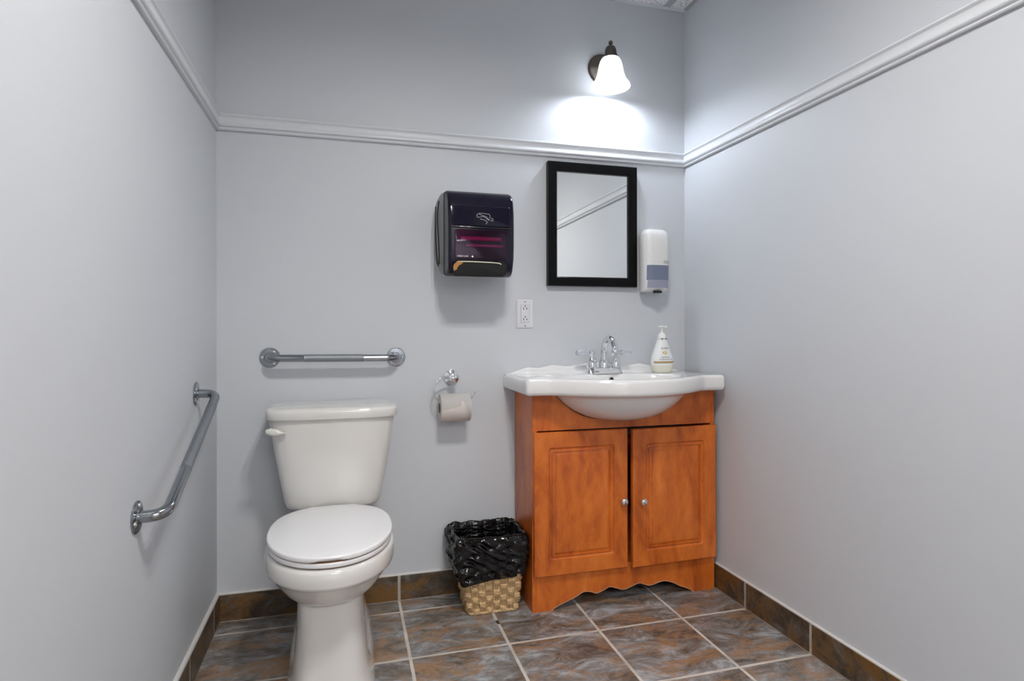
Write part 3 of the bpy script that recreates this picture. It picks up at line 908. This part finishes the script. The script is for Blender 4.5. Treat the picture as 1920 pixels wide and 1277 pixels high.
# outline of the slab seen from above (front bulge between 1.13 and 1.68)
def frontY(x):
    u = abs(x - CX) / .305
    if u >= 1: return SYF
    return SYF - .134 * (1 - u * u) ** 1.12
outl = []
def seg(a, b_, n):
    for i in range(n): outl.append((a[0] + (b_[0] - a[0]) * i / n, a[1] + (b_[1] - a[1]) * i / n))
def corner(cx, cy, r, a0, a1, n=7):
    for i in range(n + 1):
        a = math.radians(a0 + (a1 - a0) * i / n); outl.append((cx + r * math.cos(a), cy + r * math.sin(a)))
rc = .012
seg((SX1, -.002), (SX0, -.002), 60)
seg((SX0, -.002), (SX0, SYF + rc), 20)
corner(SX0 + rc, SYF + rc, rc, 180, 270)
nfr = 150
for i in range(1, nfr):
    tq = i / nfr
    x = SX0 + rc + (SX1 - SX0 - 2 * rc) * tq
    outl.append((x, frontY(x)))
corner(SX1 - rc, SYF + rc, rc, 270, 360)
seg((SX1, SYF + rc), (SX1, -.002), 20)
# smooth where the bulge meets the straight front
for _ in range(14):
    n_ = len(outl)
    outl = [outl[i] if (outl[i][1] > SYF + .001 or abs(outl[i][0] - CX) > .34) else ((outl[i - 1][0] + outl[i][0] * 2 + outl[(i + 1) % n_][0]) / 4, (outl[i - 1][1] + outl[i][1] * 2 + outl[(i + 1) % n_][1]) / 4) for i in range(n_)]
C0 = (CX, -.215)
N_ = len(outl)
def inset(pl, d_):
    out = []
    n_ = len(pl)
    for i in range(n_):
        a, c = Vector(pl[i - 1]), Vector(pl[(i + 1) % n_])
        tdir = (c - a)
        if tdir.length < 1e-9: out.append(pl[i]); continue
        tdir.normalize()
        nn = Vector((tdir.y, -tdir.x))
        if nn.dot(Vector(C0) - Vector(pl[i])) < 0: nn = -nn
        out.append((pl[i][0] + nn.x * d_, pl[i][1] + nn.y * d_))
    return out
def ell(cx, cy, rx, ryb, ryf, n=2.0):
    out = []
    for (x, y) in outl:
        a = math.atan2(y - C0[1], x - C0[0])
        c, s_ = math.cos(a), math.sin(a)
        ry_ = ryb if s_ > 0 else ryf
        k = 1 / ((abs(c) / rx) ** n + (abs(s_) / ry_) ** n) ** (1 / n)
        out.append((cx + c * k, cy + s_ * k))
    return out
def bow(x): return 0
rings = []
def add(pl, z): rings.append([(x, y, z if not callable(z) else z(x, y)) for x, y in pl])
rim = lambda x, y: ZT + .003 * min(1, max(0, (-y - .25) / .06))
# basin inside, from the drain up
add(ell(*C0, .020, .020, .020), .705)
add(ell(*C0, .10, .06, .08), .712)
add(ell(*C0, .17, .085, .135), .730)
add(ell(*C0, .212, .098, .168), .765)
add(ell(*C0, .228, .104, .183), .800)
add(ell(*C0, .236, .108, .190), .822)
add(ell(*C0, .242, .112, .196), lambda x, y: rim(x, y) - .002)
add(ell(*C0, .250, .118, .202), rim)
i1 = inset(outl, .014)
add(i1, rim)
add(inset(outl, .007), lambda x, y: rim(x, y) - .0012)
add(inset(outl, .002), lambda x, y: rim(x, y) - .0055)
add(outl, lambda x, y: rim(x, y) - .012)
def under(x, y):
    # the underside of the lip sits a little higher at the middle of the bulge
    return .778
add(outl, .790)
add(inset(outl, .002), .7825)
add(inset(outl, .007), .7775)
add(inset(outl, .013), .7755)
# hull of the bowl below the lip
hull = [(.272, .17, .214, .7753), (.258, .17, .206, .769), (.245, .168, .199, .760), (.232, .165, .191, .747), (.214, .155, .178, .73), (.185, .14, .158, .710), (.150, .12, .132, .693), (.105, .09, .098, .680), (.06, .06, .06, .674), (.02, .02, .02, .672)]
for rx, rb, rf, z in hull: add(ell(*C0, rx, rb, rf), z)
B().loft(rings).build('basin', M['sinkchina'], s, 60)
# wavy ledge along the wall
wv = [(1.022, .831), (1.052, .837), (1.085, .847), (1.110, .8545), (1.135, .854), (1.162, .8525), (1.192, .859), (1.222, .864), (1.250, .861), (1.286, .857), (1.325, .862), (1.369, .869), (1.405, .8705), (1.441, .869), (1.485, .861),
      (1.528, .855), (1.565, .860), (1.600, .864), (1.630, .859), (1.660, .853), (1.690, .8535), (1.715, .852), (1.750, .841), (1.790, .831)]
wv = [(p.x, p.y) for p in catmull([(x, z, 0) for x, z in wv], 4)]
rg = []
for x, z in wv:
    h_ = max(z - ZT, .0004)
    rg.append([(x, -.002, ZT - .004), (x, -.002, ZT + h_), (x, -.006, ZT + h_ + .0005), (x, -.011, ZT + h_ * .9), (x, -.0145, ZT + h_ * .6), (x, -.018, ZT + h_ * .25), (x, -.024, ZT + h_ * .05), (x, -.032, ZT - .001), (x, -.032, ZT - .004)])
B().loft(rg).build('back_ledge', M['sinkchina'], s, 60)
# overflow hole on the back of the basin
B().ball((CX + .018, -.118, .812), .0085, (1, .5, .8), 18).build('overflow_hole', M['slot'], s)

# ------------------------------------------------------------------ faucet
fx, fy, fz = 1.407, -.080, ZT
f = thing('faucet', (fx, fy, fz), 'chrome two-handle faucet with an arched spout on the sink', 'faucet')
b = B()
b.loft([[(x, y, z) for x, y in superell(fx, hw, fy + d_, fy - d_, 5, 48)] for z, hw, d_ in ((fz, .076, .028), (fz + .003, .076, .028), (fz + .008, .073, .025), (fz + .016, .070, .0225), (fz + .022, .069, .021), (fz + .024, .067, .018))])
b.build('base', M['chrome'], f, 40)
sp = catmull([(fx, fy, fz + .020), (fx, fy, fz + .055), (fx, fy - .004, fz + .095), (fx, fy - .020, fz + .127), (fx, fy - .048, fz + .139), (fx, fy - .078, fz + .128), (fx, fy - .096, fz + .105), (fx, fy - .101, fz + .088)], 6)
n_ = len(sp)
B().tube(sp, [.0185 - .0065 * min(1, i / (n_ * .45)) if i < n_ * .45 else .0125 + .0030 * (i / n_ - .45) for i in range(n_)], 24).build('spout', M['chrome'], f, 60)
B().lathe([(.021, fz + .023), (.021, fz + .052), (.0185, fz + .055)], (fx, fy, 0), 'Z', 28).build('spout_collar', M['chrome'], f, 40)
B().lathe([(.0145, fz + .094), (.0150, fz + .088), (.0135, fz + .078), (.0120, fz + .074), (.0001, fz + .074)], (fx, fy - .1015, 0), 'Z', 24).build('aerator', M['chrome'], f, 40)
for sg in (-1, 1):
    hx = fx + sg * .0505
    hd = B().lathe([(.0195, fz + .023), (.0200, fz + .032), (.0185, fz + .044), (.0135, fz + .058), (.0085, fz + .067), (.0080, fz + .073), (.0115, fz + .077), (.0125, fz + .082), (.0115, fz + .088), (.006, fz + .092), (.0005, fz + .093)], (hx, fy, 0), 'Z', 28).build('handle', M['chrome'], f, 40)
    b = B()
    rgs = []
    for u, r_ in ((.010, .005), (.018, .0058), (.026, .0088), (.038, .0108), (.050, .0106), (.062, .0088), (.066, .0070)):
        rgs.append([(hx + sg * u, fy + r_ * math.cos(2 * PI * k / 16), fz + .0825 + r_ * math.sin(2 * PI * k / 16)) for k in range(16)])
    b.loft(rgs); b.build('handle_lever', M['acrylic'], hd, 40)
B().lathe([(.0025, fz + .02), (.0025, fz + .075), (.005, fz + .078), (.005, fz + .084), (.001, fz + .086)], (fx, fy + .024, 0), 'Z', 12).build('drain_rod', M['chrome'], f)

# ------------------------------------------------------------------ soap bottle
bx, by, bz = 1.646, -.110, ZT + .0005
bt = thing('soap_bottle', (bx, by, bz), 'white pump bottle of hand soap with a brown label band, standing on the sink', 'bottle')
shape = [(0, .034, .022), (.003, .0385, .025), (.012, .0425, .027), (.030, .0465, .029), (.048, .0470, .029), (.065, .0435, .028), (.085, .0365, .025), (.105, .0290, .021), (.122, .0225, .018), (.130, .0200, .017), (.134, .017, .016)]
def bell(z):
    for (a, ha, da), (c, hc, dc) in zip(shape, shape[1:]):
        if a <= z <= c:
            t_ = (z - a) / (c - a); return ha + (hc - ha) * t_, da + (dc - da) * t_
B().loft([[(x, y, bz + z) for x, y in superell(bx, hw, by + d_, by - d_, 2.4, 40)] for z, hw, d_ in shape[:4]]).build('bottle_base', M['soapliquid'], bt, 60)
B().loft([[(x, y, bz + z) for x, y in superell(bx, hw, by + d_, by - d_, 2.4, 40)] for z, hw, d_ in shape[3:]]).build('bottle_body', M['bottle'], bt, 60)
B().lathe([(.017, .130), (.0185, .132), (.0185, .139), (.017, .143)], (bx, by, bz), 'Z', 28).build('neck_band', M['pump'], bt, 40)
b = B(); b.lathe([(.0165, .142), (.0160, .150), (.010, .158), (.0045, .162), (.0040, .178), (.0075, .180), (.0080, .187), (.001, .189)], (bx, by, bz), 'Z', 28)
b.box(bx - .016, bx + .016, by - .007, by + .007, bz + .180, bz + .187, .003); b.box(bx - .005, bx + .005, by - .034, by, bz + .179, bz + .186, .002)
b.build('pump', M['pump'], bt, 40)
def label_band(z0_, z1_, frac, grow=.0004):
    rgs = []
    for z in [z0_ + (z1_ - z0_) * k / 3 for k in range(4)]:
        hw, d_ = bell(z)
        o_ = []
        for k in range(17):
            a = -PI / 2 + (k / 8 - 1) * PI / 2 * frac
            c, s_ = math.cos(a), math.sin(a)
            o_.append((bx + math.copysign(abs(c) ** (2 / 2.4), c) * (hw + grow), by + math.copysign(abs(s_) ** (2 / 2.4), s_) * (d_ + grow), bz + z))
        rgs.append(o_ + [(x, y + .0006, z_) for x, y, z_ in o_[::-1]])
    return B().loft(rgs)
label_band(.0385, .0465, .72).build('label_band', M['brownink'], bt, 60)
def dpt(z): return by - bell(z)[1] - .0006
text_mesh('label_name', 'live clean', .0125, M['greyink'], bt, (bx - .001, dpt(.097), bz + .095), align='CENTER', sx=.72)
text_mesh('label_small_print', 'liquid hand soap', .0062, M['greyink'], bt, (bx, dpt(.060), bz + .061), align='CENTER', sx=.8)
text_mesh('label_small_print', 'savon liquide pour les mains', .0062, M['greyink'], bt, (bx, dpt(.053), bz + .053), align='CENTER', sx=.8)
fl_ = B()
for k in range(6):
    a = k * PI / 3
    fl_.ball((bx + .0052 * math.cos(a), dpt(.080) + .0002, bz + .0795 + .0052 * math.sin(a)), .0042, (1, .12, 1), 10)
fl_.build('label_flower', M['paleyellow'], bt)
fl_ = B(); fl_.ball((bx - .010, dpt(.080), bz + .081), .0018, (1, .2, 1), 8); fl_.ball((bx + .003, dpt(.078), bz + .0765), .0018, (1, .2, 1), 8); fl_.build('label_bee', M['slot'], bt)
fl_ = B(); fl_.box(bx - .013, bx - .005, by - .0190, by - .0182, bz + .134, bz + .138); fl_.box(bx + .004, bx + .010, by - .0190, by - .0182, bz + .134, bz + .138); fl_.build('neck_print', M['slot'], bt)

# ------------------------------------------------------------------ waste basket
# corner outlines: bottom and top
bk = thing('waste_basket', (.935, -.115, 0), 'small woven rush waste basket between the toilet and the vanity', 'waste basket')
def bplan(t_, grow=0.0):
    """rounded rectangle plan at height fraction t_ (0 floor, 1 rim)"""
    x0, x1 = .845 - .045 * t_ - grow, 1.022 + .022 * t_ + grow
    y0, y1 = -.045 + .018 * t_ + grow, -.192 - .028 * t_ - grow
    return x0, x1, y1, y0
HB = .268
def along(t_, grow, n=220):
    x0, x1, y0, y1 = bplan(t_, grow)
    q = rrect(x0, x1, y0, y1, .018, 6)
    q = [Vector(p) for p in q]
    L = [0]
    for i in range(len(q)): L.append(L[-1] + (q[(i + 1) % len(q)] - q[i]).length)
    out = []
    for k in range(n):
        d_ = L[-1] * k / n
        i = max(j for j in range(len(q)) if L[j] <= d_)
        tt = (d_ - L[i]) / max(1e-9, L[i + 1] - L[i])
        p = q[i].lerp(q[(i + 1) % len(q)], tt)
        e = (q[(i + 1) % len(q)] - q[i])
        out.append((p, e))
    return out, L[-1]
NU, NV = 640, 150
rg = []
cells_u, rows = 26, 13
for j in range(NV + 1):
    t_ = j / NV
    pl, L = along(t_, 0, NU)
    cx_ = sum(p[0].x for p in pl) / NU; cy_ = sum(p[0].y for p in pl) / NU
    ring = []
    for k, (p, e) in enumerate(pl):
        u = k / NU * cells_u
        w_ = t_ * rows
        iu, iw = math.floor(u), math.floor(w_)
        fu, fw_ = u - iu, w_ - iw
        if (iu + iw) % 2 == 0:   # horizontal strands bulging over
            hgt = .0110 * math.sin(PI * fu) ** .55 * (.25 + .75 * math.sin(PI * fw_) ** .5) * (.6 + .4 * abs(math.sin(PI * fw_ * 3))) 
        else:                    # vertical strands behind
            hgt = .0042 * abs(math.sin(PI * fu * 3)) - .0045 
        hgt += .0008 * noise.noise(Vector((p.x * 90, p.y * 90, t_ * 40)))
        nn = Vector((p.x - cx_, p.y - cy_))
        nd = Vector((e.y, -e.x)).normalized() if e.length > 1e-9 else nn.normalized()
        if nd.dot(nn) < 0: nd = -nd
        q = p + nd * hgt
        ring.append((q.x, q.y, .001 + HB * t_))
    rg.append(ring)
B().loft(rg, cap0=True, cap1=False).build('woven_body', M['rush'], bk, 60)
# braided foot
pl, L = along(0, .002, 200)
b = B(); b.tube([(p.x, p.y, .0052 + .0008 * math.sin(k * 1.3)) for k, (p, e) in enumerate(pl)] + [(pl[0][0].x, pl[0][0].y, .005)], .0048, 8); b.build('braided_foot', M['rush'], bk, 60)

# trash bag folded over the rim
NU2, NV2 = 320, 80
rg = []
for j in range(NV2 + 1):
    w_ = j / NV2
    ring = []
    # outside from the hem up (w 0..0.72) then over the rim and down inside
    for k in range(NU2):
        ring.append(None)
    if w_ < .74:
        s2 = w_ / .74
    else:
        s2 = 1
    pl, L = None, None
    hem = .47
    base_t = hem + (1.02 - hem) * s2
    pl, L = along(base_t, .010 + .008 * math.sin(PI * s2) ** .8 if w_ < .74 else .012, NU2)
    cx_ = sum(p[0].x for p in pl) / NU2; cy_ = sum(p[0].y for p in pl) / NU2
    for k, (p, e) in enumerate(pl):
        a = 2 * PI * k / NU2
        nn = Vector((p.x - cx_, p.y - cy_))
        nd = Vector((e.y, -e.x)).normalized() if e.length > 1e-9 else nn.normalized()
        if nd.dot(nn) < 0: nd = -nd
        # uneven hem: lower at the left and front left corner
        left = max(0, min(1, (.93 - p.x) / .12))
        z = HB * base_t + .001
        if w_ < .74:
            z -= (1 - s2) * .016 * left
            z += (1 - s2) * .012 * noise.noise(Vector((p.x * 14, p.y * 14, 3)))
        crumple = noise.fractal(Vector((p.x * 16 + 5, p.y * 16, z * 26 + p.x * 14)), .8, 2.1, 4)
        ridge = abs(noise.noise(Vector((p.x * 13 - z * 20, p.y * 13 + 2, z * 22 + p.x * 16)))) 
        fold = 1 - abs(math.sin((p.x * 55 + z * 95 - p.y * 40) + 2.2 * noise.noise(Vector((p.x * 9, p.y * 9, z * 9)))))
        off = .004 * crumple + .016 * (ridge - .18) + .007 * (fold - .4)
        q = Vector((p.x, p.y))
        if w_ >= .74:
            iw = (w_ - .74) / .26
            q = q - nd * (.014 * math.sin(min(1, iw * 2) * PI / 2) + .02 * iw)
            z = HB + .012 * math.sin(PI * min(1, iw * 2.2)) - .11 * max(0, iw - .35) + .006 * noise.noise(Vector((p.x * 25, p.y * 25, 1)))
            off *= .5
        if s2 < .06: off = min(off, .0)
        if p.x > 1.02: off = min(off, .001)
        q = q + nd * off
        q.x = min(q.x, 1.058)
        q.y = min(q.y, -.012)
        ring[k] = (q.x, q.y, z + .006 * crumple * s2)
    rg.append(ring)
b = B().loft(rg, cap0=False, cap1=True)
bag = b.build('trash_bag', M['bag'], None, 75)
tag(bag, 'black plastic trash bag folded over the rim of the woven waste basket', 'trash bag')
